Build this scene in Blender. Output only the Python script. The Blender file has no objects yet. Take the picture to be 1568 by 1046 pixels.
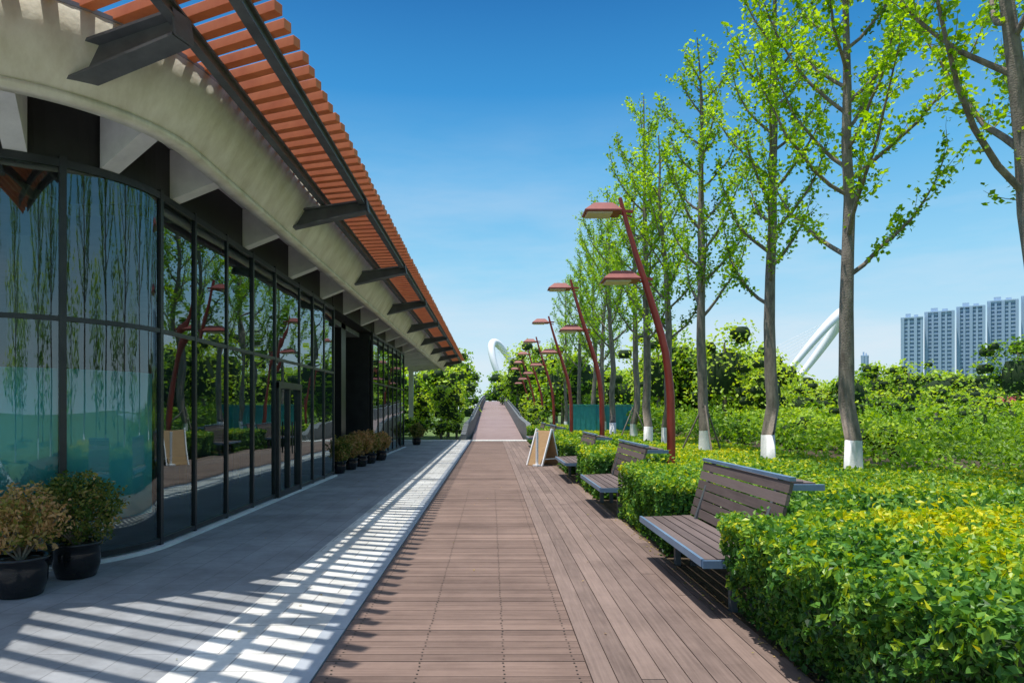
import bpy, math, random
import numpy as np
from mathutils import Vector
random.seed(3)
S=bpy.context.scene
col=S.collection
# ------------------------------------------------------------------ materials
def newmat(name):
    m=bpy.data.materials.new(name); m.use_nodes=True
    nt=m.node_tree; nt.nodes.clear()
    out=nt.nodes.new('ShaderNodeOutputMaterial')
    return m,nt,out
def N(nt,t,**kw):
    n=nt.nodes.new(t)
    for k,v in kw.items():
        if k in n.inputs: n.inputs[k].default_value=v
        else: setattr(n,k,v)
    return n
def ramp(nt,stops):
    r=nt.nodes.new('ShaderNodeValToRGB'); e=r.color_ramp.elements
    while len(e)<len(stops): e.new(0.5)
    for i,(p,c) in enumerate(stops):
        e[i].position=p; e[i].color=(*c,1) if len(c)==3 else c
    return r
def pmat(name,c1,c2=None,rough=.6,metal=0,scale=(3,3,3),bump=.0,bscale=20,spec=.5,detail=5):
    m,nt,out=newmat(name)
    b=N(nt,'ShaderNodeBsdfPrincipled'); b.inputs['Roughness'].default_value=rough; b.inputs['Metallic'].default_value=metal
    b.inputs['Specular IOR Level'].default_value=spec
    nt.links.new(b.outputs[0],out.inputs[0])
    tc=N(nt,'ShaderNodeTexCoord'); mp=N(nt,'ShaderNodeMapping'); mp.inputs['Scale'].default_value=scale
    nt.links.new(tc.outputs['Object'],mp.inputs[0])
    nz=N(nt,'ShaderNodeTexNoise'); nz.inputs['Scale'].default_value=1; nz.inputs['Detail'].default_value=detail; nz.inputs['Roughness'].default_value=.65
    nt.links.new(mp.outputs[0],nz.inputs['Vector'])
    r=ramp(nt,[(.3,c1),(.7,c2 or c1)]); nt.links.new(nz.outputs['Fac'],r.inputs[0])
    nt.links.new(r.outputs[0],b.inputs['Base Color'])
    if bump>0:
        n2=N(nt,'ShaderNodeTexNoise'); n2.inputs['Scale'].default_value=bscale; n2.inputs['Detail'].default_value=6
        nt.links.new(tc.outputs['Object'],n2.inputs['Vector'])
        bp=N(nt,'ShaderNodeBump'); bp.inputs['Strength'].default_value=bump; bp.inputs['Distance'].default_value=.02
        nt.links.new(n2.outputs['Fac'],bp.inputs['Height']); nt.links.new(bp.outputs[0],b.inputs['Normal'])
    return m
def leafmat(name,stops,trans=.35,rough=.45):
    m,nt,out=newmat(name)
    at=N(nt,'ShaderNodeAttribute'); at.attribute_name='tint'
    r=ramp(nt,stops); nt.links.new(at.outputs['Fac'],r.inputs[0])
    b=N(nt,'ShaderNodeBsdfPrincipled'); b.inputs['Roughness'].default_value=rough; b.inputs['Specular IOR Level'].default_value=.3
    t=N(nt,'ShaderNodeBsdfTranslucent')
    hs=N(nt,'ShaderNodeHueSaturation'); hs.inputs['Hue'].default_value=.485; hs.inputs['Saturation'].default_value=1.1; hs.inputs['Value'].default_value=1.7
    nt.links.new(r.outputs[0],b.inputs['Base Color']); nt.links.new(r.outputs[0],hs.inputs['Color']); nt.links.new(hs.outputs[0],t.inputs[0])
    mx=N(nt,'ShaderNodeMixShader'); mx.inputs[0].default_value=trans
    nt.links.new(b.outputs[0],mx.inputs[1]); nt.links.new(t.outputs[0],mx.inputs[2]); nt.links.new(mx.outputs[0],out.inputs[0])
    return m
def woodmat(name,c1,c2,scale,rough=.7,var=.25):
    m,nt,out=newmat(name)
    b=N(nt,'ShaderNodeBsdfPrincipled'); b.inputs['Roughness'].default_value=rough; b.inputs['Specular IOR Level'].default_value=.3
    nt.links.new(b.outputs[0],out.inputs[0])
    tc=N(nt,'ShaderNodeTexCoord'); mp=N(nt,'ShaderNodeMapping'); mp.inputs['Scale'].default_value=scale
    nt.links.new(tc.outputs['Object'],mp.inputs[0])
    nz=N(nt,'ShaderNodeTexNoise'); nz.inputs['Scale'].default_value=1; nz.inputs['Detail'].default_value=6
    nt.links.new(mp.outputs[0],nz.inputs['Vector'])
    big=N(nt,'ShaderNodeTexNoise'); big.inputs['Scale'].default_value=.9; big.inputs['Detail'].default_value=7; big.inputs['Roughness'].default_value=.75
    nt.links.new(tc.outputs['Object'],big.inputs['Vector'])
    at=N(nt,'ShaderNodeAttribute'); at.attribute_name='tint'
    a=N(nt,'ShaderNodeMath',operation='MULTIPLY_ADD'); a.inputs[1].default_value=.45
    nt.links.new(nz.outputs['Fac'],a.inputs[0])
    a2=N(nt,'ShaderNodeMath',operation='MULTIPLY_ADD'); a2.inputs[1].default_value=var
    nt.links.new(at.outputs['Fac'],a2.inputs[0]); 
    a3=N(nt,'ShaderNodeMath',operation='MULTIPLY'); a3.inputs[1].default_value=.62
    nt.links.new(big.outputs['Fac'],a3.inputs[0]); nt.links.new(a3.outputs[0],a2.inputs[2])
    nt.links.new(a2.outputs[0],a.inputs[2])
    r=ramp(nt,[(.28,c1),(.94,c2)]); nt.links.new(a.outputs[0],r.inputs[0]); nt.links.new(r.outputs[0],b.inputs['Base Color'])
    bp=N(nt,'ShaderNodeBump'); bp.inputs['Strength'].default_value=.4; bp.inputs['Distance'].default_value=.004
    nt.links.new(nz.outputs['Fac'],bp.inputs['Height']); nt.links.new(bp.outputs[0],b.inputs['Normal'])
    return m
def tilemat(name,c1,c2,cm,bw,rh,mortar=.006,rot=0,rough=.7,off=.5):
    m,nt,out=newmat(name)
    b=N(nt,'ShaderNodeBsdfPrincipled'); b.inputs['Roughness'].default_value=rough; b.inputs['Specular IOR Level'].default_value=.3; nt.links.new(b.outputs[0],out.inputs[0])
    tc=N(nt,'ShaderNodeTexCoord'); mp=N(nt,'ShaderNodeMapping'); mp.inputs['Rotation'].default_value=(0,0,rot)
    nt.links.new(tc.outputs['Object'],mp.inputs[0])
    br=N(nt,'ShaderNodeTexBrick'); br.offset=off; br.inputs['Scale'].default_value=1; br.inputs['Brick Width'].default_value=bw
    br.inputs['Row Height'].default_value=rh; br.inputs['Mortar Size'].default_value=mortar; br.inputs['Mortar Smooth'].default_value=.2
    br.inputs['Color1'].default_value=(*c1,1); br.inputs['Color2'].default_value=(*c2,1); br.inputs['Mortar'].default_value=(*cm,1)
    nt.links.new(mp.outputs[0],br.inputs['Vector'])
    nz=N(nt,'ShaderNodeTexNoise'); nz.inputs['Scale'].default_value=.8; nz.inputs['Detail'].default_value=9; nz.inputs['Roughness'].default_value=.75
    nt.links.new(tc.outputs['Object'],nz.inputs['Vector'])
    rr=ramp(nt,[(.34,(.62,.61,.60)),(.62,(1.1,1.1,1.1))]); nt.links.new(nz.outputs['Fac'],rr.inputs[0])
    mx=N(nt,'ShaderNodeMixRGB',blend_type='MULTIPLY'); mx.inputs[0].default_value=1
    nt.links.new(br.outputs['Color'],mx.inputs[1]); nt.links.new(rr.outputs[0],mx.inputs[2]); nt.links.new(mx.outputs[0],b.inputs['Base Color'])
    bp=N(nt,'ShaderNodeBump'); bp.inputs['Strength'].default_value=.4; bp.inputs['Distance'].default_value=.003; bp.invert=True
    nt.links.new(br.outputs['Fac'],bp.inputs['Height']); nt.links.new(bp.outputs[0],b.inputs['Normal'])
    return m
M={}
M['leaf_tree']=leafmat('tree_leaves',[(0,(.07,.15,.012)),(.4,(.16,.31,.022)),(.7,(.28,.47,.035)),(1,(.40,.56,.06))],.52)
M['leaf_bg']=leafmat('background_leaves',[(0,(.025,.065,.012)),(.35,(.10,.22,.02)),(.65,(.25,.42,.035)),(1,(.46,.60,.07))],.4)
M['leaf_hedge']=leafmat('hedge_leaves',[(0,(.010,.04,.010)),(.3,(.045,.14,.02)),(.5,(.12,.28,.045)),(.72,(.30,.45,.03)),(1,(.70,.63,.02))],.33,.4)
M['leaf_pot']=leafmat('potted_leaves',[(0,(.02,.05,.012)),(.4,(.07,.13,.02)),(.7,(.28,.25,.05)),(1,(.6,.36,.16))],.3)
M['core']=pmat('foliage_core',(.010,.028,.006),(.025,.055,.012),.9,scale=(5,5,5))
M['bark']=pmat('bark',(.12,.095,.075),(.32,.265,.21),.9,scale=(9,9,3),bump=.8,bscale=35)
M['lime']=pmat('whitewash',(.62,.61,.58),(.82,.81,.78),.85,scale=(6,6,4),bump=.4,bscale=40)
M['red']=pmat('red_painted_steel',(.26,.03,.022),(.37,.055,.035),.38,scale=(4,4,2))
M['reddark']=pmat('dark_red_steel',(.22,.04,.03),(.33,.07,.05),.5)
M['lens']=pmat('lamp_lens',(.65,.55,.4),(.75,.65,.5),.4)
M['louver']=pmat('terracotta_louver',(.64,.15,.04),(.80,.23,.07),.55,scale=(3,6,3))
M['steel']=pmat('dark_steel',(.065,.073,.08),(.13,.14,.15),.5,scale=(3,3,3))
M['frame']=pmat('black_frame',(.012,.014,.016),(.03,.032,.034),.35)
M['header']=pmat('black_header',(.01,.01,.01),(.02,.02,.02),.5)
M['cream']=pmat('cream_concrete',(.60,.56,.41),(.92,.90,.76),.8,scale=(2.6,2.6,.5),bump=.25,bscale=12,detail=9)
M['conc']=pmat('grey_concrete',(.58,.58,.57),(.78,.78,.76),.8,scale=(2,2,2),bump=.2)
M['soffit']=pmat('soffit',(.5,.5,.49),(.62,.62,.61),.8)
M['roof']=pmat('roof_metal',(.25,.25,.26),(.35,.35,.36),.5)
M['deckx']=woodmat('deck_boards_cross',(.065,.040,.032),(.285,.195,.155),(2.0,45,20),.8,.22)
M['decky']=woodmat('deck_boards_long',(.07,.048,.040),(.29,.21,.175),(45,2.0,20),.8,.22)
M['bench']=woodmat('bench_wood',(.045,.032,.03),(.17,.13,.12),(40,2,40),.7,.4)
M['bed']=pmat('under_deck',(.01,.009,.008),(.02,.018,.015),.9)
M['bluesteel']=pmat('blue_grey_steel',(.10,.17,.27),(.16,.25,.37),.4)
M['paving']=tilemat('grey_paving',(.27,.28,.29),(.31,.32,.33),(.20,.205,.21),.6,.3,.005,math.pi/2)
M['band']=tilemat('light_paving',(.60,.59,.55),(.72,.71,.66),(.34,.33,.31),.3,.3,.006,0)
M['kerb']=pmat('stone_edging',(.30,.33,.36),(.40,.43,.46),.7,scale=(3,3,3),bump=.2)
M['ground']=pmat('grass_ground',(.06,.11,.025),(.14,.21,.045),.95,scale=(.4,.4,.4),bump=.5,bscale=6)
M['soil']=pmat('soil',(.05,.035,.02),(.11,.075,.045),.95,scale=(6,6,6),bump=.7,bscale=30)
M['pot']=pmat('glazed_black_pot',(.008,.008,.009),(.018,.017,.018),.15)
M['teal']=pmat('teal_panel',(.03,.26,.28),(.05,.36,.38),.5)
M['curtain']=pmat('teal_blind',(.12,.66,.72),(.20,.80,.86),.7,scale=(1,1,.5))
M['inwall']=pmat('interior_wall',(.10,.12,.12),(.16,.18,.18),.8)
M['infloor']=pmat('interior_floor',(.3,.29,.27),(.4,.38,.35),.3)
M['white']=pmat('white_paint',(.78,.79,.81),(.88,.88,.89),.5)
M['ramp']=woodmat('ramp_boards',(.17,.115,.105),(.36,.27,.25),(2,20,20))
M['parapet']=pmat('parapet_grey',(.10,.11,.11),(.18,.19,.19),.7)
M['tan']=woodmat('tan_board',(.28,.17,.08),(.55,.36,.19),(3,3,30))
M['towerwall_hazed']=pmat('tower_wall_hazed',(.36,.48,.62),(.42,.54,.68),.8,scale=(.05,.05,.05))  # distance haze painted into the base colour, paler and bluer
M['towerglass_hazed']=pmat('tower_glass_hazed',(.14,.24,.36),(.20,.31,.44),.3,scale=(.3,.3,.3))  # window colour lightened the same way to carry the painted haze
def glassmat(name,tint,ior):
    m,nt,out=newmat(name)
    tr=N(nt,'ShaderNodeBsdfTransparent'); tr.inputs[0].default_value=(*tint,1)
    gl=N(nt,'ShaderNodeBsdfGlossy'); gl.inputs['Color'].default_value=(.80,.95,1,1); gl.inputs['Roughness'].default_value=0.0
    fr=N(nt,'ShaderNodeFresnel'); fr.inputs[0].default_value=ior
    mx=N(nt,'ShaderNodeMixShader')
    tc=N(nt,'ShaderNodeTexCoord'); nz=N(nt,'ShaderNodeTexNoise'); nz.inputs['Scale'].default_value=.9; nz.inputs['Detail'].default_value=1
    nt.links.new(tc.outputs['Object'],nz.inputs['Vector'])
    bp=N(nt,'ShaderNodeBump'); bp.inputs['Strength'].default_value=.14; bp.inputs['Distance'].default_value=.03
    nt.links.new(nz.outputs['Fac'],bp.inputs['Height']); nt.links.new(bp.outputs[0],gl.inputs['Normal'])
    nt.links.new(fr.outputs[0],mx.inputs[0]); nt.links.new(tr.outputs[0],mx.inputs[1]); nt.links.new(gl.outputs[0],mx.inputs[2]); nt.links.new(mx.outputs[0],out.inputs[0])
    return m
M['glass']=glassmat('tinted_glass',(.62,.84,.84),2.8)
M['glass_c']=glassmat('curved_glass',(.90,.98,.98),2.15)
m,nt,out=newmat('river_water'); b=N(nt,'ShaderNodeBsdfPrincipled'); b.inputs['Base Color'].default_value=(.12,.17,.18,1); b.inputs['Roughness'].default_value=.12
tc=N(nt,'ShaderNodeTexCoord'); nz=N(nt,'ShaderNodeTexNoise'); nz.inputs['Scale'].default_value=.8
nt.links.new(tc.outputs['Object'],nz.inputs['Vector']); bp=N(nt,'ShaderNodeBump'); bp.inputs['Strength'].default_value=.3
nt.links.new(nz.outputs['Fac'],bp.inputs['Height']); nt.links.new(bp.outputs[0],b.inputs['Normal']); nt.links.new(b.outputs[0],out.inputs[0]); M['water']=m

# ------------------------------------------------------------------ mesh builder
def empty(name,loc=(0,0,0)):
    e=bpy.data.objects.new(name,None); e.location=loc; col.objects.link(e); return e
class MB:
    def __init__(s): s.v=[];s.f=[];s.m=[];s.t=[];s.s=[]
    def add(s,vs,fs,mi=0,tint=.5,smooth=False):
        o=len(s.v); s.v+= [tuple(map(float,a)) for a in vs]
        for f in fs: s.f.append([o+i for i in f]); s.m.append(mi); s.t.append(tint); s.s.append(smooth)
    def box(s,x0,x1,y0,y1,z0,z1,mi=0,tint=.5):
        s.add([(x0,y0,z0),(x1,y0,z0),(x1,y1,z0),(x0,y1,z0),(x0,y0,z1),(x1,y0,z1),(x1,y1,z1),(x0,y1,z1)],
              [(0,3,2,1),(4,5,6,7),(0,1,5,4),(1,2,6,5),(2,3,7,6),(3,0,4,7)],mi,tint)
    def beam(s,a,b,w,h,mi=0,tint=.5,up=(0,0,1),w2=None,h2=None):
        a=Vector(a);b=Vector(b);d=(b-a).normalized();u=Vector(up)
        r=d.cross(u).normalized();u=r.cross(d).normalized()
        w2=w if w2 is None else w2; h2=h if h2 is None else h2
        vs=[]
        for p,ww,hh in ((a,w,h),(b,w2,h2)):
            for sx,sz in ((-1,-1),(1,-1),(1,1),(-1,1)): vs.append(p+r*ww/2*sx+u*hh/2*sz)
        s.add(vs,[(0,1,2,3),(7,6,5,4),(0,4,5,1),(1,5,6,2),(2,6,7,3),(3,7,4,0)],mi,tint)
    def tube(s,pts,rad,n=12,mi=0,tint=.5):
        V,F=tube_np(np.array(pts,float),np.array(rad,float),n)
        s.add(V.tolist(),F.tolist(),mi,tint,True)
        k=len(pts); s.add(V[:n].tolist(),[list(range(n))[::-1]],mi,tint); s.add(V[(k-1)*n:].tolist(),[list(range(n))],mi,tint)
    def prism(s,poly,axis,a0,a1,mi=0,tint=.5):
        n=len(poly); vs=[]
        for a in (a0,a1):
            for p in poly:
                vs.append((a,p[0],p[1]) if axis=='x' else ((p[0],a,p[1]) if axis=='y' else (p[0],p[1],a)))
        fs=[list(range(n)),list(range(n,2*n))[::-1]]+[(i,(i+1)%n+0,(i+1)%n+n,i+n) for i in range(n)]
        s.add(vs,fs,mi,tint)
    def strip(s,path,z0,z1,th,mi=0,smooth=False,out0=0,out1=0,tint=.5):
        P=[np.array(p,float) for p in path]; n=len(P); nr=[]
        for i in range(n):
            a=P[max(i-1,0)];b=P[min(i+1,n-1)];d=(b-a)/np.linalg.norm(b-a); nr.append(np.array((d[1],-d[0])))
        vs=[]
        for i in range(n):
            for o,z in ((out0,z0),(out1,z1),(out1-th,z1),(out0-th,z0)):
                q=P[i]+nr[i]*o; vs.append((q[0],q[1],z))
        fs=[]
        for i in range(n-1):
            for k in range(4): fs.append((i*4+k,(i+1)*4+k,(i+1)*4+(k+1)%4,i*4+(k+1)%4))
        s.add(vs,fs,mi,tint,smooth); s.add(vs[:4],[(0,1,2,3)],mi,tint); s.add(vs[-4:],[(3,2,1,0)],mi,tint)
    def build(s,name,mats,parent=None,bevel=0,loc=None):
        me=bpy.data.meshes.new(name); me.from_pydata(s.v,[],s.f); 
        for m in mats: me.materials.append(M[m])
        me.polygons.foreach_set('material_index',s.m); me.polygons.foreach_set('use_smooth',s.s)
        a=me.attributes.new('tint','FLOAT','FACE'); a.data.foreach_set('value',s.t)
        import bmesh
        bm=bmesh.new(); bm.from_mesh(me); bmesh.ops.recalc_face_normals(bm,faces=bm.faces); bm.to_mesh(me); bm.free()
        o=bpy.data.objects.new(name,me); col.objects.link(o)
        if parent: o.parent=parent
        if loc: o.location=loc
        if bevel:
            b=o.modifiers.new('b','BEVEL'); b.width=bevel; b.segments=2; b.limit_method='ANGLE'
        return o
def tube_np(P,R,n):
    k=len(P); d=np.gradient(P,axis=0); d/=np.linalg.norm(d,axis=1)[:,None]+1e-9
    ref=np.tile(np.array([0.13,1.0,0.07]),(k,1)); bad=np.abs(d@ref[0])>.97; ref[bad]=(1,0,0)
    a=np.cross(d,ref); a/=np.linalg.norm(a,axis=1)[:,None]; b=np.cross(d,a)
    t=np.linspace(0,2*np.pi,n,endpoint=False)
    V=P[:,None,:]+R[:,None,None]*(np.cos(t)[None,:,None]*a[:,None,:]+np.sin(t)[None,:,None]*b[:,None,:])
    i=np.arange(k-1)[:,None]*n; j=np.arange(n)[None,:]; j2=(j+1)%n
    F=np.stack([i+j,i+j2,i+n+j2,i+n+j],-1).reshape(-1,4)
    return V.reshape(-1,3),F
def leafquads(rng,P,size,bias=(0,0,.6),asp=.55,vert=None):
    n=len(P); nn=rng.normal(size=(n,3))*.6+np.asarray(bias); nn/=np.linalg.norm(nn,axis=1)[:,None]
    t=rng.normal(size=(n,3)) if vert is None else rng.normal(size=(n,3))*.35+np.array([0,0,vert])
    t-= (t*nn).sum(1)[:,None]*nn; t/=np.linalg.norm(t,axis=1)[:,None]; b=np.cross(nn,t)
    s=(size*(.7+.6*rng.random(n)))[:,None]
    return np.stack([P-t*s*.5,P+b*s*asp*.5+nn*s*.1,P+t*s*.5,P-b*s*asp*.5+nn*s*.1],1)
def quadmesh(name,V,F,mi,tint,smooth,mats):
    me=bpy.data.meshes.new(name); nV=len(V); nF=len(F)
    me.vertices.add(nV); me.vertices.foreach_set('co',np.ascontiguousarray(V,dtype=np.float32).ravel())
    me.loops.add(nF*4); me.loops.foreach_set('vertex_index',np.ascontiguousarray(F,dtype=np.int32).ravel())
    me.polygons.add(nF); me.polygons.foreach_set('loop_start',np.arange(nF,dtype=np.int32)*4)
    try: me.polygons.foreach_set('loop_total',np.full(nF,4,dtype=np.int32))
    except Exception: pass
    for m in mats: me.materials.append(M[m])
    me.polygons.foreach_set('material_index',np.asarray(mi,dtype=np.int32)); me.polygons.foreach_set('use_smooth',np.asarray(smooth,dtype=bool))
    a=me.attributes.new('tint','FLOAT','FACE'); a.data.foreach_set('value',np.asarray(tint,dtype=np.float32))
    me.update(calc_edges=True); me.validate(); return me
class QB:
    def __init__(s): s.V=[];s.F=[];s.m=[];s.t=[];s.s=[];s.n=0
    def add(s,V,F,mi,t,sm):
        s.V.append(V); s.F.append(F+s.n); s.n+=len(V); k=len(F)
        s.m.append(np.broadcast_to(mi,(k,)));s.t.append(np.broadcast_to(t,(k,)));s.s.append(np.full(k,sm))
    def leaves(s,L,t,mi): s.add(L.reshape(-1,3),np.arange(len(L)*4).reshape(-1,4),mi,np.clip(t,0,1),False)
    def mesh(s,name,mats): return quadmesh(name,np.concatenate(s.V),np.concatenate(s.F),np.concatenate(s.m),np.concatenate(s.t),np.concatenate(s.s),mats)
def link(name,me,loc=(0,0,0),rot=0,sc=1,parent=None):
    o=bpy.data.objects.new(name,me); o.location=loc; o.rotation_euler=(0,0,rot); o.scale=(sc,)*3; col.objects.link(o)
    if parent: o.parent=parent
    return o
def vnoise(P,sc,seed):
    r=np.random.default_rng(seed); v=np.zeros(len(P))
    for i in range(6):
        k=r.normal(size=3)*sc*(1+.5*i); v+=np.sin(P@k+r.random()*6.28)/(1+.4*i)
    return v/2.5

# ------------------------------------------------------------------ ground, water, paving
g=MB(); g.add([(-3000,-1500,-.16),(3000,-1500,-.16),(3000,5000,-.16),(-3000,5000,-.16)],[(0,1,2,3)]); g.build('ground',['ground'])
g=MB(); g.add([(50,80,-.15),(75,62,-.15),(400,62,-.15),(900,330,-.15),(150,300,-.15),(65,150,-.15)],[(0,1,2,3,4,5)]); g.build('river',['water'])
g=MB(); g.box(-16,-1.98,-18,36.6,-.15,0,0); g.build('plaza_paving',['paving'])
g=MB(); g.box(-1.976,-1.23,-18,36.6,-.15,.003,0); g.build('light_paving_band',['band'])
g=MB()
y=-18
while y<36.6:
    g.box(-1.227,-1.07,y+.004,min(y+.995,36.6),-.15,.006,0); y+=1
g.build('stone_edging',['kerb'])
g=MB(); g.box(-7,2.6,36.65,38.1,-.15,.01,0); g.build('cross_paving',['band'])
dk=empty('wooden_boardwalk')
g=MB(); y=-3.0; P=.125
while y<36.5:
    g.box(-1.06,.60,y,y+P-.006,-.035,random.uniform(-.0015,.0015),0,random.random()); y+=P
g.build('cross_boards',['deckx'],dk)
g=MB(); g.box(.607,.66+.09,-3,36.5,-.035,.002,0,.6)
x=.757
while x<1.85:
    y=-3-random.random()*2
    while y<36.5:
        L=random.choice([2.4,3.0,3.6]); g.box(x,x+.138,max(y,-3),min(y+L-.005,36.5),-.035,random.uniform(-.0015,.0015),0,random.random()); y+=L
    x+=.145
g.build('long_boards',['decky'],dk)
# countersunk screw heads on the near boards
g=MB(); y=-3.0
while y<14:
    if y>2.5:
        for x in (-.98,-.45,.08,.53):
            for dy in (.03,.09): 
                xx=x+random.uniform(-.006,.006); g.add([(xx-.006,y+dy-.006,.0028),(xx+.006,y+dy-.006,.0028),(xx+.006,y+dy+.006,.0028),(xx-.006,y+dy+.006,.0028)],[(0,1,2,3)])
    y+=P
g.build('screw_heads',['bed'],dk)
g=MB(); g.box(-1.066,1.93,-3,36.55,-.14,-.04,0); g.build('joists',['bed'],dk)
g=MB(); g.box(1.935,14,-6,60,-.15,-.02,0); g.box(2.75,14,-6,60,-.02,.2,0); g.build('planting_bed',['soil'])
rng=np.random.default_rng(77); n=420; q=QB(); P_=np.column_stack([1.93-np.abs(rng.normal(size=n))*.07,rng.uniform(1.5,24,n),np.full(n,.008)])
k=40; P2=np.column_stack([rng.uniform(-3.5,1.8,k),rng.uniform(3,16,k),np.full(k,.009)]); P_=np.concatenate([P_,P2])
q.leaves(leafquads(rng,P_,.032,bias=(0,0,3)),.6+.3*rng.random(len(P_)),0); link('leaf_litter',q.mesh('leaf_litter',['leaf_pot']))
# ------------------------------------------------------------------ ramp bridge
def rz(y): 
    t=max(0,min(1,(y-38)/92)); return 3.5*(t*(1.25-.25*t*t))
br=empty('ramp_bridge'); g=MB(); y=38.1; ys=[]
while y<140:
    g.add([(-1.1,y,rz(y)),(1.8,y,rz(y)),(1.8,y+.98,rz(y+.98)),(-1.1,y+.98,rz(y+.98))],[(0,1,2,3)],0,random.random()*(.4 if int(y-38)%9 else .0)); y+=1
g.build('ramp_surface',['ramp'],br)
g=MB()
ys=np.linspace(37.6,140,52)
for sx in (-1.1,1.8):
    sg=-1 if sx<0 else 1
    for a,b in zip(ys[:-1],ys[1:]):
        vs=[]
        for yy in (a,b):
            z=rz(yy); flare=.25*max(0,(46-yy)/8)**2
            x0=sx+sg*(.02+flare); x1=x0+sg*.28; h=.85*min(1,(yy-36.5)/3)
            vs+=[(x0,yy,-.15),(x0,yy,z+h),(x1,yy,z+h),(x1+sg*.2,yy,-.15)]
        g.add(vs,[(0,4,5,1),(1,5,6,2),(2,6,7,3),(0,1,2,3),(4,7,6,5)],0)
g.build('parapets',['parapet'],br)
g=MB()
for sx in (-1.26,1.96):
    pts=[(sx,yy,rz(yy)+1.05) for yy in np.linspace(46,140,30)]
    g.tube(pts,[.035]*30,6)
    for yy in np.arange(46,140,2.5): g.tube([(sx,yy,rz(yy)+.8),(sx,yy,rz(yy)+1.05)],[.02,.02],5)
g.build('handrails',['steel'],br)

# ------------------------------------------------------------------ pavilion building
B=empty('glass_pavilion')
XG=-3.9
def arc(cx,cy,R,a0,a1,n): return [(cx+R*math.cos(math.radians(a)),cy+R*math.sin(math.radians(a))) for a in np.linspace(a0,a1,n)]
GC=(-5.425,8.1); GR=1.525
pathG=[(-15,6.575),(-8,6.575)]+arc(*GC,GR,-90,0,25)+[(XG,12.0),(XG,16.9)]
pathG2=[(XG,22.4),(XG,26),(XG,30.5)]
def sheet(path,z0,z1,name,mat='glass'):
    me=bpy.data.meshes.new(name); vs=[(p[0],p[1],z) for p in path for z in (z0,z1)]
    fs=[(2*i,2*i+2,2*i+3,2*i+1) for i in range(len(path)-1)]
    me.from_pydata(vs,[],fs); me.materials.append(M[mat]); 
    for p in me.polygons: p.use_smooth=True
    o=bpy.data.objects.new(name,me); col.objects.link(o); o.parent=B
sheet(arc(*GC,GR,-90,0,33),.03,4.15,'curved_glazing','glass_c')
sheet([(-15,6.575),(GC[0],6.575)],.03,4.15,'side_glazing','glass_c')
# each flat pane sits very slightly out of plane, as real glazing does
ym=[8.1,8.97,10.05,11.15,12.3,13.85,14.9,15.9,16.9]
rr_=random.Random(5)
for a,b in zip(ym[:-1],ym[1:]):
    for z0,z1 in ((.03,2.54),(2.54,4.15)):
        t=rr_.uniform(-.006,.006); u=rr_.uniform(-.004,.004)
        me=bpy.data.meshes.new('pane'); me.from_pydata([(XG+t,a,z0),(XG-t,b,z0),(XG-t+u,b,z1),(XG+t+u,a,z1)],[],[(0,1,2,3)]); me.materials.append(M['glass'])
        o=bpy.data.objects.new('front_pane',me); col.objects.link(o); o.parent=B
sheet(pathG2,.03,4.15,'far_glazing')
g=MB()
def mull(x,y,ang,w=.05,d=.075,z0=0.03,z1=4.2):
    c,s=math.cos(ang),math.sin(ang); vs=[]
    for z in (z0,z1):
        for u,v in ((-d*.65,-w/2),(d*.35,-w/2),(d*.35,w/2),(-d*.65,w/2)):
            vs.append((x+u*c-v*s,y+u*s+v*c,z))
    g.add(vs,[(0,3,2,1),(4,5,6,7),(0,1,5,4),(1,2,6,5),(2,3,7,6),(3,0,4,7)])
for a in (-90,-47,-2): mull(GC[0]+GR*math.cos(math.radians(a)),GC[1]+GR*math.sin(math.radians(a)),math.radians(a),.065)
for x in (-6.6,-7.8,-9,-10.2,-11.4): mull(x,6.575,math.radians(-90))
for yy in (8.97,10.05,11.15,12.3,13.85,14.9,15.9,16.87): mull(XG,yy,0)
for yy in np.arange(22.42,30.6,1.15): mull(XG,yy,0)
for zz,hh in ((2.52,.05),(4.09,.08),(.05,.06)):
    g.strip(pathG,zz,zz+hh,.06,0,False,.022,.022); g.strip(pathG2,zz,zz+hh,.06,0,False,.022,.022)
g.build('mullions_and_transoms',['frame'],B)
g=MB(); 
g.box(XG-.06,XG+.07,12.33,12.43,.03,2.12); g.box(XG-.06,XG+.07,13.72,13.82,.03,2.12); g.box(XG-.06,XG+.073,12.33,13.82,2.02,2.14)
g.box(XG-.05,XG+.05,13.04,13.10,.03,2.02); g.box(XG-.05,XG+.06,12.43,13.72,.03,.14)
g.tube([(XG+.12,12.98,.8),(XG+.12,12.98,1.4)],[.015,.015],8); g.tube([(XG+.12,13.16,.8),(XG+.12,13.16,1.4)],[.015,.015],8)
g.build('entrance_door',['frame'],B)
g=MB(); g.strip(pathG,0.0,.03,.22,0,False,.10,.10); g.strip(pathG2,0,.03,.2,0,False,.1,.1); g.build('stone_sill',['conc'],B)
g=MB(); g.strip(pathG,4.17,4.82,.2,0,False,-.03,-.03); g.strip(pathG2,4.17,4.82,.2,0,False,-.03,-.03)
g.box(-6.3,-3.93,16.95,22.35,4.17,4.82); g.build('header_band',['header'],B)
g=MB(); g.box(-6.4,-6.2,16.9,22.5,0,4.17); g.box(-6.2,-3.97,16.93,17.05,0,4.17); g.box(-6.2,-3.98,22.28,22.38,0,4.17)
g.box(-4.9,-4.3,19.6,20.2,0.02,4.17)
g.build('recess_walls',['frame'],B)
g=MB(); g.box(-12,-11.8,7,30.5,0,4.16,0); g.box(-11.8,-4.0,30.3,30.45,.0,4.16,0)
g.box(-15,-4.3,8.4,30.2,4.0,4.14,0); g.box(-15,-5.2,6.8,8.4,4.0,4.14,0); g.box(-11.8,-6.6,16.95,17.05,0,4.0,0)
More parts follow.
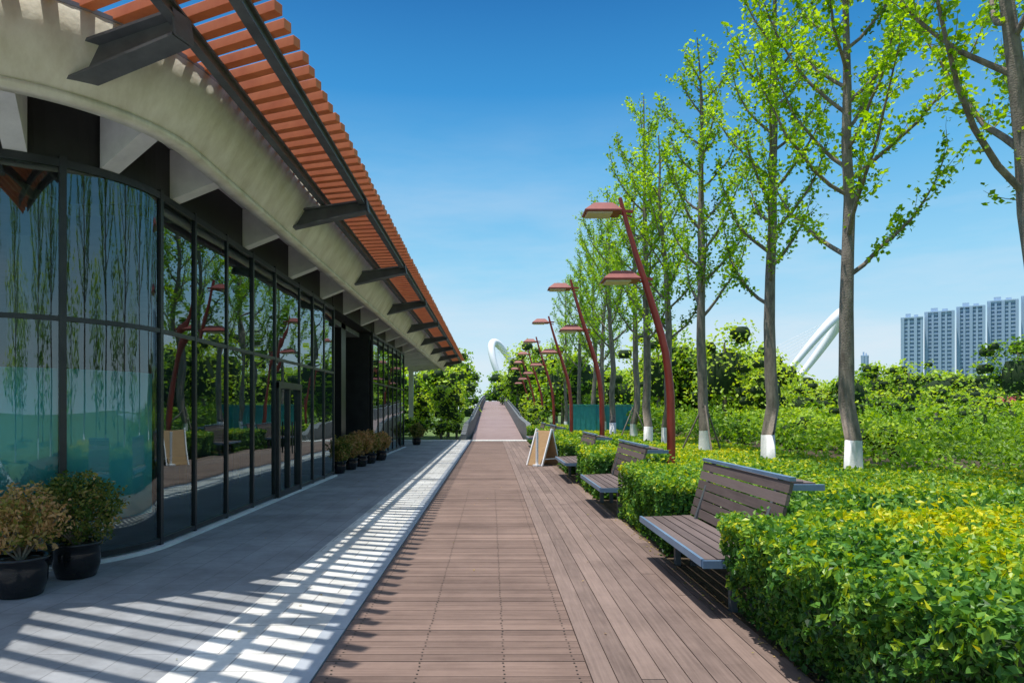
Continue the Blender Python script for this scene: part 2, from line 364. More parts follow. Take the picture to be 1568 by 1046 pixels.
for yy in (9.5,13.5): g.tube([(-6.5,yy,0),(-6.5,yy,4)],[.2,.2],16)
g.build('interior_walls',['inwall'],B)
g=MB(); g.box(-11.8,-4.06,8.2,30.2,0,.012,0); g.box(-15,-5.5,6.8,8.19,0,.012,0); g.build('interior_floor',['infloor'],B)
g=MB(); pth=arc(*GC,GR-.07,-90,-4,20); g.strip([(-9,6.63)]+pth,.42,2.04,.02,0,True); g.build('blinds',['curtain'],B)
g=MB()
for yy in (9.4,10.6,12,14.6,16): 
    g.box(-6.0,-5.2,yy,yy+.8,.70,.75); g.box(-5.65,-5.55,yy+.35,yy+.45,.02,.7)
g.build('interior_tables',['tan'],B)
FC=(-5.1,7.4)
pathF=[(-15,5.5),(-9,5.5)]+arc(*FC,1.9,-90,0,28)+[(-3.2,14),(-3.2,25),(-3.2,36),(-3.2,47)]
g=MB(); g.strip(pathF,4.42,5.02,.14,0,True,0,.36); 
g.strip(pathF,4.36,4.42,.17,0,True,.02,.02)
g.build('concrete_fascia',['cream'],B)
def polyfan(path,off,z,name,mat,inner=-15,yend=47,flip=False):
    P=[np.array(p) for p in path]; q=[]
    for i,p in enumerate(P):
        a=P[max(i-1,0)];b=P[min(i+1,len(P)-1)];d=(b-a)/np.linalg.norm(b-a); q.append(p+np.array((d[1],-d[0]))*off)
    poly=[(p[0],p[1]) for p in q]+[(inner,yend)]
    gg=MB(); gg.prism(poly,'z',z,z+.04); return gg.build(name,[mat],B)
polyfan(pathF,-.1,4.80,'soffit','soffit')
polyfan(pathF,.36,5.025,'roof_slab','roof')
g=MB()
def arm(px,py,dx,dy,L,w=.10):
    nx,ny=-dy,dx; prof=[(0,4.17),(0,4.79),(L,4.79),(L,4.42)]
    vs=[(px+dx*u+nx*k*w,py+dy*u+ny*k*w,z) for k in (-1,1) for u,z in prof]
    g.add(vs,[(0,1,2,3),(7,6,5,4),(0,4,5,1),(1,5,6,2),(2,6,7,3),(3,7,4,0)])
for yy in np.arange(8.45,47,2.44): arm(-3.95 if yy<30.5 else -5.2,yy,1,0,.62 if yy<30.5 else 1.9)
for a in (-30,-62,-90): 
    c,s=math.cos(math.radians(a)),math.sin(math.radians(a)); arm(GC[0]+GR*c,GC[1]+GR*s,c,s,.62+.25*abs(s))
arm(-7.2,6.55,0,-1,.95); arm(-9.2,6.55,0,-1,.95)
for yy in (33.5,40,46.5): g.box(-5.6,-5.3,yy-.15,yy+.15,0,4.6)
g.build('concrete_arms',['conc'],B)
def ibeam(a,b,h1,h2,w):
    a=Vector(a);b=Vector(b);up=Vector((0,0,1))
    g.beam(a,b,.02,h1-.03,0,.5,(0,0,1),None,h2-.03)
    g.beam(a+up*h1/2,b+up*h2/2,w,.025); g.beam(a-up*h1/2,b-up*h2/2,w,.025)
    d=(b-a).normalized(); g.beam(b,b+d*.02,w,h2+.03)
g=MB()
ibeam((-3.75,6.12,4.66),(-2.62,5.78,4.84),.28,.20,.22)
ibeam((-4.9,5.6,4.66),(-4.1,3.7,4.90),.28,.20,.22)
for yy in np.arange(10.9,47,4.87): ibeam((-3.2,yy,4.64),(-1.98,yy,4.86),.26,.17,.18)
g.build('steel_brackets',['steel'],B)
g=MB()
for x,w in ((-2.68,.09),(-2.05,.10)):
    g.box(x-w/2,x+w/2,2.2,47,5.00,5.022); g.box(x-w/2,x+w/2,2.2,47,4.88,4.90); g.box(x-.012,x+.012,2.2,47,4.90,5.00)
g.beam((-1.98,3.0,4.95),(-6.5,3.0+1.2,4.95),.09,.12)
g.box(-2.9,-1.9,4.85,5.0,4.84,4.98)
g.build('steel_rails',['steel'],B)
g=MB(); cx,cy=FC; Rr=2.16
y=1.2
while y<47.2:
    th=math.radians(4+20*max(0,min(1,(13-y)/7)))
    c,s=math.cos(th),math.sin(th); x0=-1.85+random.uniform(-.012,.012)
    L=0
    while L<4.8:
        L+=.03; px=x0-c*L; py=y+s*L
        ins=(px<-5.1 and py>cy-Rr) or (py>cy and px<cx+Rr) or ((px-cx)**2+(py-cy)**2<Rr*Rr)
        if ins: break
    L+=.05
    mid=5.085 
    g.beam((x0,y,mid+.035),(x0-c*L,y+s*L,mid),.10,.095,0)
    y+=.28
g.build('timber_louvers',['louver'],B,bevel=.004)

# ------------------------------------------------------------------ street lamps
def lamp(loc,rot=0,sc=1):
    g=MB()
    prof=[(0,-.3),(0,.3),(0,1.2),(-.015,2.0),(-.06,2.5),(-.13,3.0),(-.24,3.45),(-.36,3.85),(-.58,4.55),(-.81,5.25),(-1.02,5.95),(-1.2,6.62)]
    g.tube([(p[0],0,p[1]-.3) for p in prof],[.10,.10,.098,.095,.092,.09,.087,.084,.076,.066,.056,.045],14,0)
    g.tube([(0,0,-.05),(0,0,.02)],[.19,.19],16,0)
    for z,px,cxm,yo in ((6.0,-1.12,-1.63,0),(4.42,-.66,-1.2,0)):
        g.beam((px+.22,0,z+.0),(cxm,0,z+.05),.07,.06,0); g.beam((px+.2,0,z-.12),(px-.25,0,z-.0),.03,.04,0)
        w,d=.43,.3
        tz=z+.17; bz=z-.02
        vs=[(cxm-w*.45,-d*.5,tz),(cxm+w*.55,-d*.5,tz),(cxm+w*.55,d*.5,tz),(cxm-w*.45,d*.5,tz),
            (cxm-w,-d,bz),(cxm+w,-d,bz),(cxm+w,d,bz),(cxm-w,d,bz),(cxm-w,-d,bz-.035),(cxm+w,-d,bz-.035),(cxm+w,d,bz-.035),(cxm-w,d,bz-.035)]
        g.add(vs,[(0,1,2,3),(0,4,5,1),(1,5,6,2),(2,6,7,3),(3,7,4,0),(4,8,9,5),(5,9,10,6),(6,10,11,7),(7,11,8,4),(8,11,10,9)],1)
        g.box(cxm-w*.85,cxm+w*.5,-d*.8,d*.8,bz-.075,bz-.037,2)
    return g
me=None
for i in range(9):
    yy=16+9.95*i
    if me is None:
        o=lamp(None).build('street_lamp',['red','reddark','lens'],bevel=0); me=o.data
    else: o=link('street_lamp',me)
    o.location=(4.22,yy,.27)

# ------------------------------------------------------------------ benches
def bench():
    g=MB(); L=2.15
    for i in range(5): 
        x=.02+i*.105; g.box(x,x+.095,0,L,.42+.004*i,.455+.004*i,0,random.random())
    for i in range(6):
        t=i/5; x=.56+.13*t; z=.53+.095*i
        g.beam((x,0,z),(x,L,z),.028,.085,0,random.random(),up=(.22,0,1))
    g.box(-.012,.015,-.012,L+.012,.40,.46,1); g.box(0,.54,-.03,-.003,.39,.45,1); g.box(0,.54,L+.003,L+.03,.39,.45,1)
    g.beam((.70,-.01,1.075),(.70,L+.01,1.075),.05,.03,1)
    for yy in (.25,L-.25):
        g.box(.30,.36,yy-.03,yy+.03,-.05,.415,2); g.box(.47,.53,yy-.03,yy+.03,-.05,.415,2); g.box(.05,.53,yy-.025,yy+.025,.36,.40,2)
        g.beam((.5,yy,.4),(.72,yy,1.06),.05,.03,2)
    for i in range(3): g.beam((.80+i*.1,.35,1.02-.012*i),(.80+i*.1+.02,L-.55,1.02-.012*i),.09,.03,0,random.random())
    g.box(.74,1.1,.30,.34,.95,1.0,1)
    return g
bm_=bench().build('park_bench',['bench','bluesteel','steel'],loc=(1.63,5.28,0)); 
for yy in (10.2,15.1,24.5,29.5): link('park_bench',bm_.data,(1.63,yy,0))

# ------------------------------------------------------------------ sandwich board
sb=MB()
sb.beam((-.28,0,.0),(.12,0,1.02),.62,.03,0,.6,up=(1,0,0)); sb.beam((.40,0,.0),(.12,0,1.0),.62,.03,0,.4,up=(1,0,0))
for yy in (-.3,.3):
    sb.beam((-.32,yy,0),(.10,yy,1.08),.04,.045,1,.5); sb.beam((.44,yy,0),(.13,yy,1.06),.04,.045,1,.5)
sb.beam((-.2,-.3,.2),(.34,-.3,.2),.02,.03,1); sb.beam((-.2,.3,.2),(.34,.3,.2),.02,.03,1)
sb.box(-.42,-.36,-.2,-.14,0,1.0,1); sb.box(-.48,-.30,-.26,-.08,0,.05,1)
o=sb.build('sandwich_board',['tan','white'],loc=(1.5,20.2,0.004),bevel=.004); o.rotation_euler=(0,0,.75)
for x0,x1,y0 in ((4.8,6.4,42),(6.6,9.0,43.2)):
    t=MB(); t.box(x0,x1,y0,y0+.06,.25,1.95,0)
    n=int((x1-x0)/.32)
    for i in range(n+1): xx=x0+i*(x1-x0)/n; t.box(xx-.02,xx+.02,y0-.03,y0-.003,.2,1.98,0)
    t.box(x0,x1,y0-.05,y0+.1,1.96,2.02,0); t.build('teal_hoarding',['teal'])

# ------------------------------------------------------------------ potted plants
def potted(seed,loc,r,h,bw,bh,tmean,n=2600,ls=.045,sparse=False):
    rng=np.random.default_rng(seed); e=empty('potted_shrub',loc)
    g=MB(); prof=[(.62,0),(.80,.02),(.97,.35),(1.0,.7),(.95,.9),(1.06,.92),(1.08,1.0),(.98,1.0),(.94,.88)]
    nn=28; vs=[(r*a*math.cos(2*math.pi*k/nn),r*a*math.sin(2*math.pi*k/nn),h*b) for a,b in prof for k in range(nn)]
    fs=[(i*nn+k,i*nn+(k+1)%nn,(i+1)*nn+(k+1)%nn,(i+1)*nn+k) for i in range(len(prof)-1) for k in range(nn)]
    g.add(vs,fs,0,.5,True); g.add(vs[-nn:],[list(range(nn))],1); g.build('pot',['pot','soil'],e)
    q=QB(); P=[]
    for k in range(20):
        a=rng.random()*6.28; el=rng.uniform(.6,1.45); L=bh*rng.uniform(.75,1.15)
        pts=np.array([[0,0,h*.85]]+[[math.cos(a)*math.cos(el)*L*t*.9,math.sin(a)*math.cos(el)*L*t*.9,h*.85+L*t*math.sin(el)] for t in (.3,.6,1)])
        V,F=tube_np(pts,np.array([.012,.009,.006,.003]),5); q.add(V,F,1,.5,True)
        m_=30; tt=rng.uniform(.55,1.02,m_); PP=np.column_stack([np.interp(tt,[0,.3,.6,1],pts[:,j]) for j in range(3)])+rng.normal(size=(m_,3))*.025
        q.leaves(leafquads(rng,PP,ls,bias=(0,0,.5)),tmean+.08+.16*rng.normal(size=m_),0)
    u=rng.normal(size=(n,3)); u/=np.linalg.norm(u,axis=1)[:,None]; rr=rng.random(n)**.33 if sparse else rng.random(n)**.25
    P=u*rr[:,None]*np.array([bw/2,bw/2,bh/2]); nz=vnoise(u*1.0,3.5,seed); P*= (1+.28*nz+.12*vnoise(u,8,seed+1))[:,None]; P[:,2]+=h+bh*.5
    L=leafquads(rng,P,ls,bias=(0,0,.4)); L+= 0
    q.leaves(L,tmean+.18*rng.normal(size=n)+.2*nz,0)
    link('foliage',q.mesh('shrub_foliage',['leaf_pot','bark']),parent=e)
potted(1,(-4.10,5.95,0),.21,.34,.62,.62,.84,1700,.05,True)
potted(2,(-4.02,6.62,0),.21,.34,.74,.68,.42,3800,.045)
potted(3,(-4.72,5.9,0),.21,.34,.62,.68,.76,1700,.05,True)
for i,(xx,yy,t,bh) in enumerate(((-3.95,17.6,.42,.62),(-3.87,18.7,.6,.66),(-3.8,19.8,.75,.68),(-3.74,21.0,.55,.66),(-3.62,22.3,.7,.6),(-3.55,32.5,.35,.7))):
    potted(10+i,(xx,yy,0),.21,.32,.68,bh,t+.18,1800,.07)

# ------------------------------------------------------------------ trees
def make_tree(seed,H=12.5,first=4.0,spread=1.0,lean=(0,0),nl=20,dens=1.0,stakes=False,thick=1.0):
    rng=np.random.default_rng(seed); q=QB()
    k=15; zz=np.concatenate([[0,.12,.8,.802,1.6],np.linspace(2.4,H,k-5)]); 
    wob=np.cumsum(rng.normal(size=(k,2))*.045,axis=0); wob[:4]=wob[0]*0; 
    P=np.column_stack([wob[:,0]+lean[0]*zz/H+.0*zz,wob[:,1]+lean[1]*zz/H,zz])
    R=(.165*(1-zz/H)**.8+.012)*thick; R[0]=.23*thick;R[1]=.19*thick
    V,F=tube_np(P,R,14)
    V=V+rng.normal(size=V.shape)*.005
    mi=np.where(np.arange(len(F))//14<2,2,1); q.add(V,F,mi,.5,True)
    def trunk(z):
        return np.array([np.interp(z,zz,P[:,0]),np.interp(z,zz,P[:,1]),z])
    LP=[];LT=[]
    def addleaves(pts,spacing,per,sp,base,start=0.0):
        seg=np.linalg.norm(np.diff(pts,axis=0),axis=1); cum=np.concatenate([[0],np.cumsum(seg)]); Lt=cum[-1]
        s=np.arange(start*Lt,Lt,spacing)
        for ss in s:
            if rng.random()<.22: continue
            c=np.array([np.interp(ss,cum,pts[:,j]) for j in range(3)])
            m=rng.poisson(per)
            if m<1: continue
            LP.append(c+rng.normal(size=(m,3))*sp); LT.append(base+rng.normal()*.12+rng.normal(size=m)*.12)
    ga=rng.random()*6.28
    for i in range(nl):
        t=(i/(nl-1))**.9; z=first+(H-first)*.88*t+rng.uniform(-.1,.1); o=trunk(z)
        ga+=2.4+rng.normal()*.3
        L=(H-z)*.47*spread+1.0; L=min(L,4.1*spread)*rng.uniform(.75,1.15)
        el0=math.radians(rng.uniform(22,42)); el1=math.radians(rng.uniform(64,84))
        n=8; pts=[o]
        a=ga
        for j in range(n):
            u=(j+1)/n; el=el0+(el1-el0)*u**.9+rng.normal()*.06; a+=rng.normal()*.13
            pts.append(pts[-1]+L/n*np.array([math.cos(a)*math.cos(el),math.sin(a)*math.cos(el),math.sin(el)]))
        pts=np.array(pts); r0=(.05*(1-z/H)**.6+.016)*thick
        rad=np.linspace(r0,.006,n+1); V,F=tube_np(pts,rad,6); q.add(V,F,1,.5,True)
        base=.55+.15*rng.normal()
        addleaves(pts,.08,3.6*dens,.085,base,.2)
        nt=int(L*3.5)
        for j in range(nt):
            u=.15+.85*(j+rng.random())/nt; fi=u*n; i0=min(int(fi),n-1); c=pts[i0]+(pts[i0+1]-pts[i0])*(fi-i0)
            aa=a+rng.choice([-1,1])*rng.uniform(.5,1.5); e=math.radians(rng.uniform(5,68)); l=rng.uniform(.35,1.05)*(1.15-.5*u)
            tp=[c]
            for kx in range(4):
                e+=.12; tp.append(tp[-1]+l/4*np.array([math.cos(aa)*math.cos(e),math.sin(aa)*math.cos(e),math.sin(e)])+rng.normal(size=3)*.015)
            tp=np.array(tp); V,F=tube_np(tp,np.linspace(.010,.003,5),4); q.add(V,F,1,.5,True)
            addleaves(tp,.08,4.0*dens,.075,base+.08*rng.normal(),.1)
    up=np.array([trunk(z) for z in np.linspace(first+1,H,20)]); addleaves(up,.12,2.5*dens,.11,.5,.0)
    LP=np.concatenate(LP);LT=np.concatenate(LT)
    q.leaves(leafquads(rng,LP,.108,bias=(0,0,.6),asp=.8),LT,0)
    if stakes:
        for a in (0.4,2.5,4.6):
            pts=np.array([[math.cos(a)*.8,math.sin(a)*.8,0],[math.cos(a)*.05,math.sin(a)*.05,1.6]]); V,F=tube_np(pts,np.array([.03,.03]),6); q.add(V,F,1,.5,True)
    return q.mesh('tree_mesh_%d'%seed,['leaf_tree','bark','lime'])
T=[make_tree(21,13.2,4.3,1.0,(.1,.0),23),make_tree(22,14.2,4.2,.66,(-.1,.1),24),make_tree(23,13.4,4.3,.70,(.15,.2),23,1,True),make_tree(24,12.0,3.6,.72,(-.2,.1),21),
   make_tree(25,12.5,3.8,1.25,(-1.3,.3),20,.85,False,1.25)]
tz=.18
spots=[(7.75,14.6,0,0.3),(7.35,18.1,1,1.0),(6.85,21.9,2,2.2),(6.75,26.3,3,0.5),(6.35,27.6,1,4.0),(6.9,33,2,1.0),(6.6,37,0,2.0),(6.9,42,3,4.0),(7.1,47,1,5.5),(7.0,53,2,3.3),(7.0,64,1,2.9),
       (9.0,10.9,4,0.0),(8.4,6.8,0,4.1),(8.2,2.6,3,2.8),(8.0,-1.5,1,.7),(8.2,-5.5,2,1.9),(8,-10,0,5.0),(3,-13,3,0),(-2,-15,1,2)]
for x,y,k,r in spots: link('deciduous_tree',T[k],(x,y,tz if y>-6 and y<60 else -.16),r)

# ------------------------------------------------------------------ hedges and ground cover
def noisetop(P,seed): return .045*vnoise(P,2.2,seed)+.035*vnoise(P,7,seed+1)
def hedge(name,x0,x1,y0,y1,z0,z1,dens,ls,tfun,seed,faces='lnt',mat='leaf_hedge',tuck=.08):
    rng=np.random.default_rng(seed); PP=[];BB=[]
    def put(P,b): PP.append(P); BB.append(np.tile(b,(len(P),1)))
    n=int((x1-x0)*(y1-y0)*dens); P=np.column_stack([rng.uniform(x0,x1,n),rng.uniform(y0,y1,n),np.full(n,z1)])
    P[:,2]+=noisetop(P,seed)-rng.exponential(.055,n)+.03; 
    k=rng.random(n)<.06; P[k,2]+=rng.uniform(0,.10,k.sum()); put(P,(0,0,.45))
    for c,xx,s in (('l',x0,-1),('r',x1,1)):
        if c in faces:
            n=int((y1-y0)*(z1-z0)*dens*1.15); P=np.column_stack([np.full(n,xx),rng.uniform(y0,y1,n),z0+(z1-z0)*rng.random(n)**.8])
            nz=vnoise(P,2.5,seed+3)*.07+vnoise(P,8,seed+4)*.045; P[:,0]+=s*(nz-rng.exponential(.05,n)+.01)-s*tuck*(1-(P[:,2]-z0)/(z1-z0)); put(P,(s*.65,0,.3))
    for c,yy,s in (('n',y0,-1),('f',y1,1)):
        if c in faces:
            n=int((x1-x0)*(z1-z0)*dens*1.1); P=np.column_stack([rng.uniform(x0,x1,n),np.full(n,yy),rng.uniform(z0,z1,n)])
            P[:,1]+=s*(vnoise(P,2.5,seed+5)*.05-rng.exponential(.03,n)+.01); put(P,(0,s*.7,.45))
    P=np.concatenate(PP);Bb=np.concatenate(BB)
    q=QB(); t=tfun(P,rng)
    q.leaves(leafquads(rng,P,ls,bias=Bb,asp=.6),t,0)
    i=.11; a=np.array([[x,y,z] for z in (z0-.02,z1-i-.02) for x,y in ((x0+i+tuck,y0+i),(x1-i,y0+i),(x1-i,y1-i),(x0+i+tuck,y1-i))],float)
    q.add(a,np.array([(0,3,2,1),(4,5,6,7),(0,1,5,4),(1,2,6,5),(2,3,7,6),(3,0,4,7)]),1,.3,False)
    return link(name,q.mesh(name,[mat,'core']))
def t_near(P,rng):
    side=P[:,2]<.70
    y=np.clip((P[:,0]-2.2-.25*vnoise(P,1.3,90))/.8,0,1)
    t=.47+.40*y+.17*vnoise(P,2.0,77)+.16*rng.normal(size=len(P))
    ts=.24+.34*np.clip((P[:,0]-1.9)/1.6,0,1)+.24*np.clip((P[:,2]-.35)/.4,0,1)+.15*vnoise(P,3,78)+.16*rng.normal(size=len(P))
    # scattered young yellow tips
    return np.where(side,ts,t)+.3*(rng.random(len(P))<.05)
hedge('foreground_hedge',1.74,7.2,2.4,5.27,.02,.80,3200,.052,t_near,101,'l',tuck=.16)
def t_mid(P,rng):
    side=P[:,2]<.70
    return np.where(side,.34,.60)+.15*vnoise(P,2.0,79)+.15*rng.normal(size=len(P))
hy=[(7.55,10.1),(12.5,15.0),(17.4,19.2),(20.6,24.4),(26.8,29.3),(31.8,36)]
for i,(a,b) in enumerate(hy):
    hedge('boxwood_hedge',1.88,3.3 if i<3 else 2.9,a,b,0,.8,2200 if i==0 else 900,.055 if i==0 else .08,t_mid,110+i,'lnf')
def t_low(P,rng): return .68+.18*vnoise(P,.8,80)+.16*rng.normal(size=len(P))
def t_lowd(P,rng): return .44+.18*vnoise(P,1.2,81)+.16*rng.normal(size=len(P))
hedge('shrub_planting',2.55,9.5,5.27,7.6,.15,.66,900,.075,t_lowd,130,'lf')
hedge('ground_cover',3.3,11,7.6,13.5,.15,.42,560,.085,t_low,131,'l')
hedge('ground_cover',2.6,9,13.5,24,.15,.34,380,.11,t_low,132,'')
hedge('ground_cover',2.6,9,24,60,.15,.34,110,.19,t_low,133,'')
rng=np.random.default_rng(7); q=QB()
n=56000; Y=13.2+55*rng.random(n)**1.6; X=8.3+26*rng.random(n)**1.2
keep=(X>8.3+.5*np.sin(Y*.9))&(X<Y*.95+3); X=X[keep];Y=Y[keep]; n=len(X)
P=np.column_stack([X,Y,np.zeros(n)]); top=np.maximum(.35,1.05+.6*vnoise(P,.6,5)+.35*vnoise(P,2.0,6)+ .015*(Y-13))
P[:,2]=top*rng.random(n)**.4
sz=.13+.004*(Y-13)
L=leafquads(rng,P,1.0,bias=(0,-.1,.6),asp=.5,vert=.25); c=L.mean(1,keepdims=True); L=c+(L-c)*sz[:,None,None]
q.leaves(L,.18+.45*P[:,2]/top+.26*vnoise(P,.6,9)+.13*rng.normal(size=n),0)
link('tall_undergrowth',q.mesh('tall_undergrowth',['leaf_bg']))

def mass(name,trees,seed,ls=.35,dens=1.0,tm=.5,core=.6,tv=.18):
    rng=np.random.default_rng(seed); q=QB()
    for (x,y,r,h) in trees:
        tb=tm+rng.uniform(-1.6,1)*tv; nl=12
        zc=h*.54
        V,F=tube_np(np.array([[x,y,-.2],[x,y,h*.5],[x,y,h*.8]]),np.array([.05*h*.4+.05,.1,.04]),6); q.add(V,F,1,.5,True)
        for k in range(nl):
            if k==0: c=np.array([x,y,zc]); rad=np.array([r*.68,r*.68,h*.36])
            else:
                a=rng.random()*6.28; d=r*rng.uniform(.3,.8); c=np.array([x+math.cos(a)*d,y+math.sin(a)*d,h*rng.uniform(.2,.92)]); rr=r*rng.uniform(.22,.42); rad=np.array([rr,rr,rr*.75])
                if c[2]+rad[2]>h: c[2]=h-rad[2]
            area=rad[0]*rad[2]*10; n=int(area/(ls*ls)*.9*dens)
            u=rng.normal(size=(n,3)); u/=np.linalg.norm(u,axis=1)[:,None]
            P=c+u*rad*(1+.18*vnoise(u,3,seed+k)[:,None]-rng.exponential(.13,n)[:,None]+.08)
            P[:,2]=np.maximum(P[:,2],-.1)
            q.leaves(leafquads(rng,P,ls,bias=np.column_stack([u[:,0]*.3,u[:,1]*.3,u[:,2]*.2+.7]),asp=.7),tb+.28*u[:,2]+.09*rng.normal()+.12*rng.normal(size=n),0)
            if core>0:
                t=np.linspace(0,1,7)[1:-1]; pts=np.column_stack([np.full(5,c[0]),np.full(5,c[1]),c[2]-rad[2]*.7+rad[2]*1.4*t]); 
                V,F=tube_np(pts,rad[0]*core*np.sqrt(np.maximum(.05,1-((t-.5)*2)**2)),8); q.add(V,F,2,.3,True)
    return link(name,q.mesh(name,['leaf_bg','bark','core']))
rng=np.random.default_rng(50)
def scatter(n,f0,f1,y0,y1,r0,r1,h0,h1):
    o=[]
    for i in range(n):
        y=rng.uniform(y0,y1); f=f0+(f1-f0)*(i+rng.random())/n; o.append((f*y,y,rng.uniform(r0,r1),rng.uniform(h0,h1)))
    return o
mass('distant_tree_mass',scatter(13,.22,.42,42,60,1.9,3.2,5.0,8.6),201,.28,1,.75)
mass('distant_tree_mass',scatter(12,.42,.62,44,60,1.6,2.6,3.0,5.6),221,.26,1,.7)
mass('distant_tree_mass',[(13.0,38,2.3,6.8),(16.2,40,2.0,5.4),(14.6,36,1.6,4.6)],211,.22,1,.9)
mass('distant_tree_mass',scatter(12,.06,.27,62,95,2.5,4,6,10),202,.36,1,.7)
mass('distant_tree_mass',scatter(10,.035,.10,80,110,2.5,3.6,8,11.5),203,.38,1,.6)
mass('distant_tree_mass',scatter(10,.58,.72,50,66,1.4,2.2,1.8,3.2),204,.26,1,.65)
mass('distant_tree_mass',[(46.3,60,3.0,8.5),(51,62,4,8.5)],205,.30,1,.3)
mass('distant_tree_mass',[(-4.2,64,3.0,6.6),(-4.0,78,3.2,9.0),(-7,70,3.5,7.5),(-10,66,3.5,7),(-13,62,4,8),(-6.5,90,4,9.5),(-17,60,4,8),(-8,50,2.4,4.6)],206,.32,1,.65)
mass('willow_tree',[(-2.9,46,1.7,3.4),(-4.9,48,1.4,2.8)],207,.20,1.2,1.05,.6,.05)
mass('roadside_bushes',[(-3.0,41,.9,1.0),(-4.4,41.5,1.1,1.2),(-6,42,1.2,1.3),(-8,42,1.4,1.4),(-2.2,43.5,.6,1.1),(3.3,41,.8,1.0),(3.2,46,.9,1.5),(3.4,52,1.0,2.0),(3.6,60,1.2,2.6)],208,.14,1,.8)
mass('undergrowth_bushes',scatter(18,.34,.95,20,34,.7,1.5,1.2,2.3),218,.14,1,.62)
mass('far_treeline',scatter(30,-1.6,.04,170,230,8,12,11,17),209,1.2,.8,.55)
mass('far_treeline',scatter(40,.05,1.1,300,380,12,18,15,24),210,1.8,.8,.5)
mass('far_treeline',scatter(14,.55,.75,150,190,5,8,5,8),212,.8,.8,.6)
mass('park_tree_mass',[(x,y,4.5,10) for x,y in ((22,-8),(25,2),(26,12),(18,-20),(8,-26),(-3,-28),(30,22),(14,-32))],213,.5,.7,.6,0)
g=MB(); g.box(90,420,296,299,-.15,3.5,0); g.box(90,420,295.7,296,3.5,4.4,0); g.build('river_embankment',['conc'])
g=MB(); g.box(60,67,78,83,-.1,2.3,0); g.prism([(59.4,2.3),(67.6,2.3),(66.2,3.3),(60.8,3.3)],'y',77.4,83.6,1)
for xx in np.arange(60.6,66.5,1.3): g.box(xx,xx+.8,77.93,77.99,.7,1.8,2)
g.build('red_roof_kiosk',['reddark','red','frame'])

# towers (each turned to face the river)
def tower(x0,x1,y,top):
    e=MB(); cxm=(x0+x1)/2; ang=-math.atan2(cxm,y); w=(x1-x0)*math.cos(ang)*.96; d=13
    a0,a1=-w/2,w/2
    e.box(a0+.5,a1-.5,.5,d-.5,0,top-1,1)
    for z in np.arange(0,top-1,3.0): e.box(a0,a1,0,d,z,z+1.2,0)
    nb=max(3,int(w/4.2))
    for i in range(nb+1):
        xx=a0+(w-1.4)*i/nb; e.box(xx,xx+(1.4 if i%2 else 2.0),-.35 if i%2 else -.9,d+.35,0,top-.5,0)
    for i in range(5):
        yy=(d-1.2)*i/4; e.box(a0-.33,a0-.02,yy,yy+1.2,0,top-.5,0); e.box(a1+.02,a1+.33,yy,yy+1.2,0,top-.5,0)
    e.box(a0-.4,a1+.4,-.6,d+.6,top-1,top,0); e.box(a0+w*.2,a0+w*.45,3,9,top,top+3,0); e.box(a0+w*.6,a0+w*.8,3,9,top,top+2,0)
    o=e.build('apartment_tower',['towerwall_hazed','towerglass_hazed'],loc=(cxm,y,0)); o.rotation_euler=(0,0,ang)
k=520/1045
for a,b,t in ((1379,1413,486),(1415,1461,477),(1464,1508,469),(1511,1559,460),(1563,1610,452),(1618,1660,445)):
    tower((a-752)*k,(b-752)*k,520,1.6+(630-t)*k)
tower((1362-752)*k,(1374-752)*k,560,1.6+(630-538)*k)

def pylon(name,apex,base,wd,th,depth):
    e=empty(name); g=MB(); A=np.array(apex,float);Bp=np.array(base,float); c=(A+Bp)/2; u=(A-Bp)/2; n=np.array([u[2],0,-u[0]]); n/=np.linalg.norm(n)
    wv=n*wd+np.array([0,depth,0])
    t=np.linspace(-.5*np.pi,1.5*np.pi,61); pts=c+np.sin(t)[:,None]*u+np.cos(t)[:,None]*wv
    rad=th*(.35+.65*((np.sin(t)+1)/2))
    g.tube(pts.tolist(),rad.tolist(),10); g.build('arch',['white'],e)
    g=MB()
    for i in range(9):
        s=i/8
        tp=c+u*(.3+.7*s); gx=Bp[0]-(u[0]/abs(u[0]))*(10+14*i*.5); g.tube([tp.tolist(),(gx,Bp[1],6)],[.1,.1],4)
    g.build('stay_cables',['white'],e)
k=500/1045
pylon('footbridge_pylon',((756-752)*k,500,1.6+(630-525)*k),((802-752)*k,500,2),7,2.8,14)
k=430/1045
pylon('footbridge_pylon',((1292-752)*k,430,1.6+(630-480)*k),((1170-752)*k,430,2),8,3.2,14)

# ------------------------------------------------------------------ light
sd=Vector((-1.0,-.3,5.1)).normalized(); el=math.asin(sd.z); az=math.atan2(sd.x,sd.y)
sl=bpy.data.lights.new('sun','SUN'); sl.energy=5.0; sl.angle=math.radians(.5); sl.color=(1,.96,.9)
so=bpy.data.objects.new('sun',sl); col.objects.link(so); so.rotation_euler=(-sd).to_track_quat('-Z','Y').to_euler(); so.location=(-10,-3,50)
w=bpy.data.worlds.new('World'); S.world=w; w.use_nodes=True; nt=w.node_tree; nt.nodes.clear()
L_=nt.links.new
out=nt.nodes.new('ShaderNodeOutputWorld'); bg=nt.nodes.new('ShaderNodeBackground'); bg.inputs[1].default_value=.15
sky=nt.nodes.new('ShaderNodeTexSky'); sky.sky_type='NISHITA'; sky.sun_disc=False; sky.sun_elevation=el; sky.sun_rotation=az; sky.air_density=1.3; sky.dust_density=1.0; sky.ozone_density=1.5
hs=nt.nodes.new('ShaderNodeHueSaturation'); hs.inputs['Saturation'].default_value=.95; hs.inputs['Value'].default_value=1.35
tc=nt.nodes.new('ShaderNodeTexCoord'); sp=nt.nodes.new('ShaderNodeSeparateXYZ'); L_(tc.outputs['Generated'],sp.inputs[0])
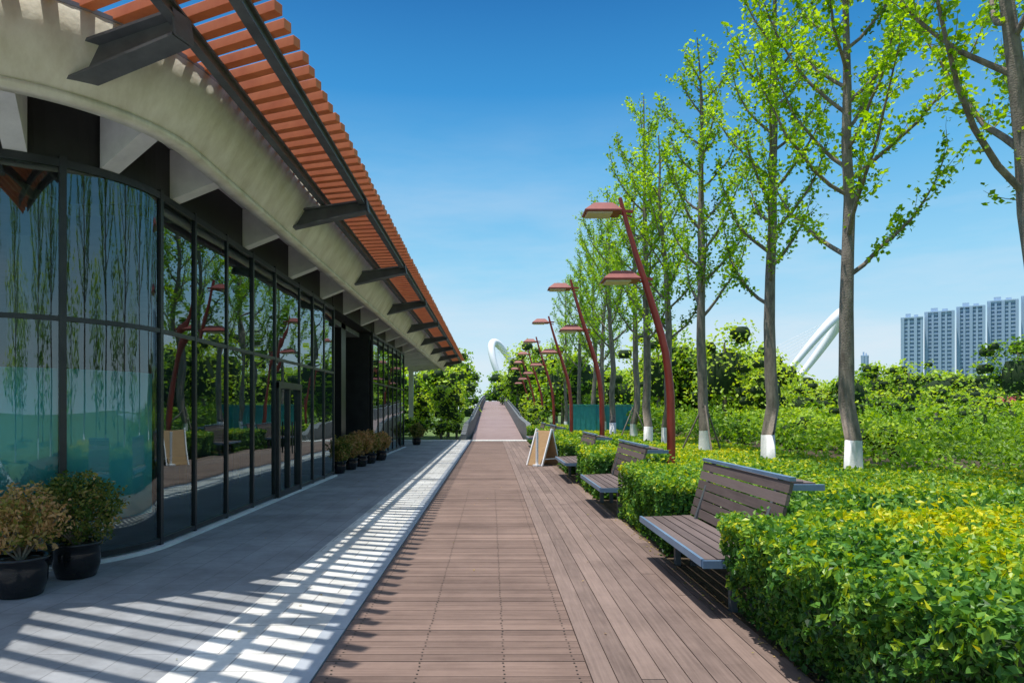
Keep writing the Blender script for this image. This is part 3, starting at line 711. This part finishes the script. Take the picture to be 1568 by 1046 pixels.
# clear-air colour by elevation, blended over the Nishita sky
cs=ramp(nt,[(0,(.74,.91,1.0)),(.10,(.56,.83,1.0)),(.2,(.32,.70,.98)),(.32,(.13,.50,.89)),(.42,(.035,.31,.72)),(.53,(.008,.17,.50)),(.8,(.01,.13,.42))])
L_(sp.outputs[2],cs.inputs[0])
sc=nt.nodes.new('ShaderNodeMixRGB'); sc.blend_type='MULTIPLY'; sc.inputs[0].default_value=1; sc.inputs[2].default_value=(6.2,6.2,6.2,1); L_(cs.outputs[0],sc.inputs[1])
fr=ramp(nt,[(0,(.95,.95,.95)),(.52,(.95,.95,.95)),(.75,(.0,.0,.0))]); L_(sp.outputs[2],fr.inputs[0])
m1=nt.nodes.new('ShaderNodeMixRGB'); L_(sky.outputs[0],hs.inputs['Color']); L_(hs.outputs[0],m1.inputs[1]); L_(sc.outputs[0],m1.inputs[2]); L_(fr.outputs[0],m1.inputs[0])
mp=nt.nodes.new('ShaderNodeMapping'); mp.inputs['Scale'].default_value=(1.2,1.2,6)
nz=nt.nodes.new('ShaderNodeTexNoise'); nz.inputs['Scale'].default_value=1.6; nz.inputs['Detail'].default_value=7; nz.inputs['Roughness'].default_value=.6
cr=ramp(nt,[(.42,(0,0,0)),(.78,(.8,.8,.8))])
mr=nt.nodes.new('ShaderNodeMapRange'); mr.inputs[1].default_value=0; mr.inputs[2].default_value=.42; mr.inputs[3].default_value=1; mr.inputs[4].default_value=0
mu=nt.nodes.new('ShaderNodeMath'); mu.operation='MULTIPLY'
mx=nt.nodes.new('ShaderNodeMixRGB'); mx.inputs[2].default_value=(5.9,5.8,6.1,1)
L_(tc.outputs['Generated'],mp.inputs[0]); L_(mp.outputs[0],nz.inputs[0]); L_(nz.outputs[0],cr.inputs[0])
L_(sp.outputs[2],mr.inputs[0]); L_(mr.outputs[0],mu.inputs[0]); L_(cr.outputs[0],mu.inputs[1])
L_(mu.outputs[0],mx.inputs[0]); L_(m1.outputs[0],mx.inputs[1]); L_(mx.outputs[0],bg.inputs[0]); L_(bg.outputs[0],out.inputs[0])
cd=bpy.data.cameras.new('camera'); cd.lens=24; cd.sensor_width=36; cd.shift_x=.0204; cd.shift_y=.068; cd.clip_end=6000; cd.clip_start=.05
co=bpy.data.objects.new('camera',cd); co.location=(0,0,1.6); co.rotation_euler=(math.radians(90),0,0); col.objects.link(co); S.camera=co
S.view_settings.view_transform='Standard'; S.view_settings.look='None'; S.view_settings.exposure=0
